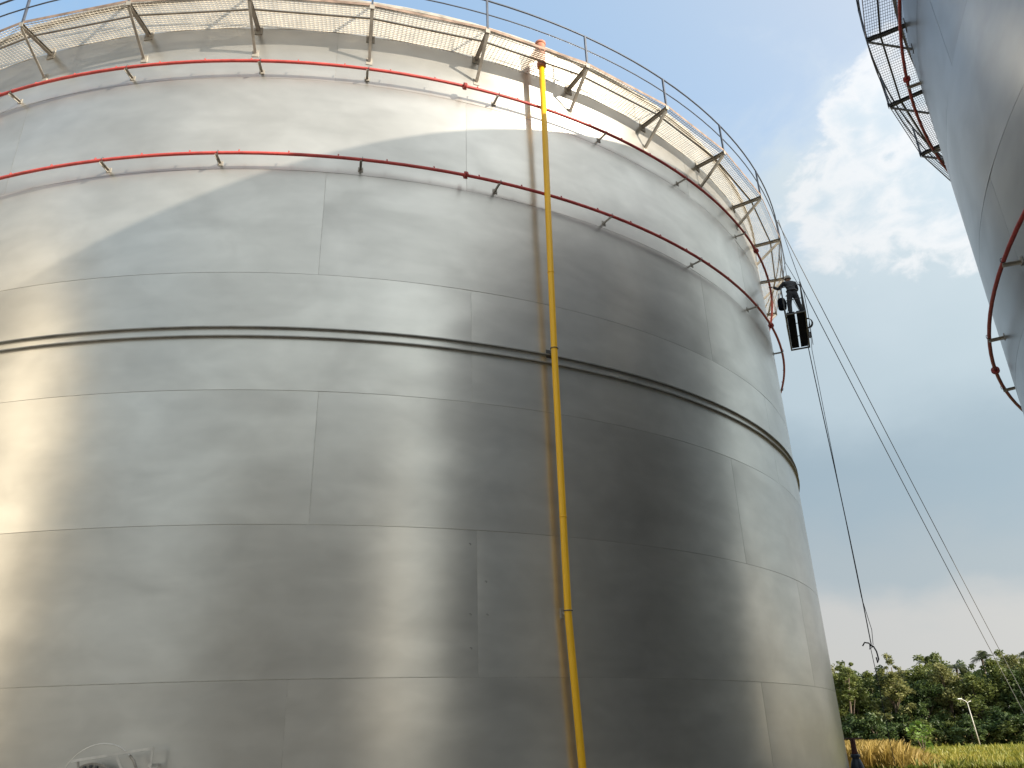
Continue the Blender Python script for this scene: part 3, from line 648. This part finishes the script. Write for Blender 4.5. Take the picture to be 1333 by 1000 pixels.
def plant(name, meshes, az, d, scale, rot, label, cat, group=None, names=('trunk', 'crown')):
    o = empty(name, tuple(at(az, d)), rot); o.scale = (scale[0], scale[0], scale[1]); tag(o, label, cat, group)
    for nm, me in zip(names, meshes): place(nm, me, o)
    return o
tr = random.Random(5)
WG = 'trees of the wood beyond the meadow'
LOOK = ('mid green leafy', 'tall olive green', 'dark green broad', 'slim olive', 'mid green bushy', 'dark bushy')
az = 30.6; k = 0
ORD = 'first second third fourth fifth sixth seventh eighth ninth tenth eleventh twelfth thirteenth fourteenth fifteenth sixteenth seventeenth eighteenth nineteenth twentieth'.split()
ROW = ('front', 'middle', 'back')
while az < 46.5:
    for row, (d0, hs) in enumerate(((124, .84), (131, .97), (139, 1.03))):
        kd = (k*5+row*2+(k//3)) % 6; s = 1.09*hs*tr.uniform(.86, 1.1)
        if az > 38.2 and az < 40.3 and row: s *= .93
        plant('tree', KINDS[kd], az+tr.uniform(-.35, .35)+row*.37, d0+tr.uniform(-2.5, 2.5), (tr.uniform(.9, 1.15), s), tr.uniform(0, 6.28), '%s tree, %s from the big tank in the %s row of the wood' % (LOOK[kd], ORD[k], ROW[row]), 'tree', WG)
    az += 1.12; k += 1
for i in range(19):
    bz = 31+i*.8+tr.uniform(-.2, .2)
    plant('bush', BUSH[i % 2], bz, 119+tr.uniform(-2, 2), (tr.uniform(.9, 1.3), tr.uniform(.75, 1.25)), tr.uniform(0, 6.28), '%s low bush, %s from the big tank along the edge of the wood' % (('dark', 'mid green')[i % 2], ORD[i]), 'bush', 'bushes along the edge of the wood', ('stem', 'foliage'))
plant('tree', SPARSE, 35.65, 127, (1.05, 1.0), .4, 'thin tall tree with a sparse tuft of leaves rising above the wood', 'tree')
plant('tree', KNOB, 32.95, 120, (1.0, .98), 1.2, 'tree with a rounded knob of leaves on top right beside the big tank', 'tree')
plant('palm_tree', palm(41, 10.9, 11, 2.6, 'palm', 1.9), 40.55, 136, (1, 1.0), 0, 'upright spiky palm standing tallest above the wood', 'palm tree')
plant('palm_tree', palm(42, 10.2, 18, 3.6), 43.3, 127, (1, 1.0), 1.0, 'feathery palm at the right edge with spreading fronds', 'palm tree')
plant('palm_tree', palm(43, 9.9, 16, 2.4), 39.2, 134, (1, 1.0), 2.0, 'short fronded palm above the dip in the wood beside the lamp post', 'palm tree')
plant('palm_tree', palm(44, 10.6, 10, 2.0, 'palm', 1.5), 37.55, 132, (1, 1.0), .5, 'small spiky palm poking above the middle of the wood', 'palm tree')
sap = MB(); rr = random.Random(77); leafcloud(sap, [(Vector((-.8, 0, 1.7)), .75), (Vector((.2, .2, 1.3)), .7), (Vector((1.0, 0, 1.8)), .55), (Vector((.5, 0, .7)), .6), (Vector((-.3, -.2, 2.2)), .4)], 42, .19, rr)
stm = MB()
for q in ((-.8, 1.8), (.2, 1.4), (1.0, 1.8)): stm.tube([(0, 0, 0), (q[0]*.5, 0, q[1]*.6), (q[0], 0, q[1])], [.05, .035, .015], 5)
plant('sapling', (stm.mesh('stem', M['bark']), sap.mesh('foliage', M['leaf_y'])), 36.4, 86, (1.15, 1.05), .3, 'bright lime green sapling in the meadow in front of the wood', 'sapling', None, ('stem', 'foliage'))

# the wood goes on round the rest of the site as one far mass (outside the frame, mirrored low in the plates)
rr = random.Random(99); b = MB(); cs = []
for i in range(230):
    q = 52+i*(318/230)+rr.uniform(-.5, .5); d = rr.uniform(128, 150); h = rr.uniform(7, 12)
    for _ in range(9): cs.append((at(q, d)+Vector((rr.uniform(-2.6, 2.6), rr.uniform(-2.6, 2.6), h*rr.uniform(.12, .95))), rr.uniform(1.2, 2.2)))
leafcloud(b, cs, 16, .75, rr)
tag(b.build('far_wood', M['leaf_a']), 'far belt of woodland closing in the rest of the site', 'wood', None, 'stuff')

# ------------------------------------------------------------------ meadow grass
def blades(name, n, gen, m, label, seed):
    rr = random.Random(seed); b = MB()
    for _ in range(n):
        p_, h, w = gen(rr)
        for _k in range(3):
            q = rr.uniform(0, 6.28); o = Vector((p_.x+rr.uniform(-.15, .15), p_.y+rr.uniform(-.15, .15), 0)); dx, dy = math.cos(q)*w, math.sin(q)*w; lean = Vector((rr.gauss(0, .28)*h, rr.gauss(0, .28)*h, 0)); l = len(b.v)
            b.v += [o-Vector((dx, dy, 0)), o+Vector((dx, dy, 0)), o+lean*.4+Vector((dx*.7, dy*.7, h*.6)), o+lean+Vector((0, 0, h)), ]; b.f.append((l, l+1, l+2, l+3)); b.smooth.append(False)
    o = b.build(name, M[m]); tag(o, label, 'grass', None, 'stuff'); return o
def g1(rr):
    d = 46+78*rr.random()**1.6; return at(rr.uniform(30.5, 49), d), rr.uniform(.10, .30)*(1 if rr.random() < .92 else 2.0), .018+.0005*d
def g2(rr):
    a_ = 31.2+8.5*rr.random()**1.7; d = rr.uniform(46, 66); f = min(1, max(0, (37.2-a_)/2.6)); return at(a_, d), (.22+rr.random()**1.5*1.2)*(.22+.78*f), .016
blades('meadow_grass', 26000, g1, 'grass', 'yellow green meadow grass between the tanks and the wood', 3)
blades('dry_grass', 8000, g2, 'dry', 'tall dry orange grass beside the foot of the big tank', 4)
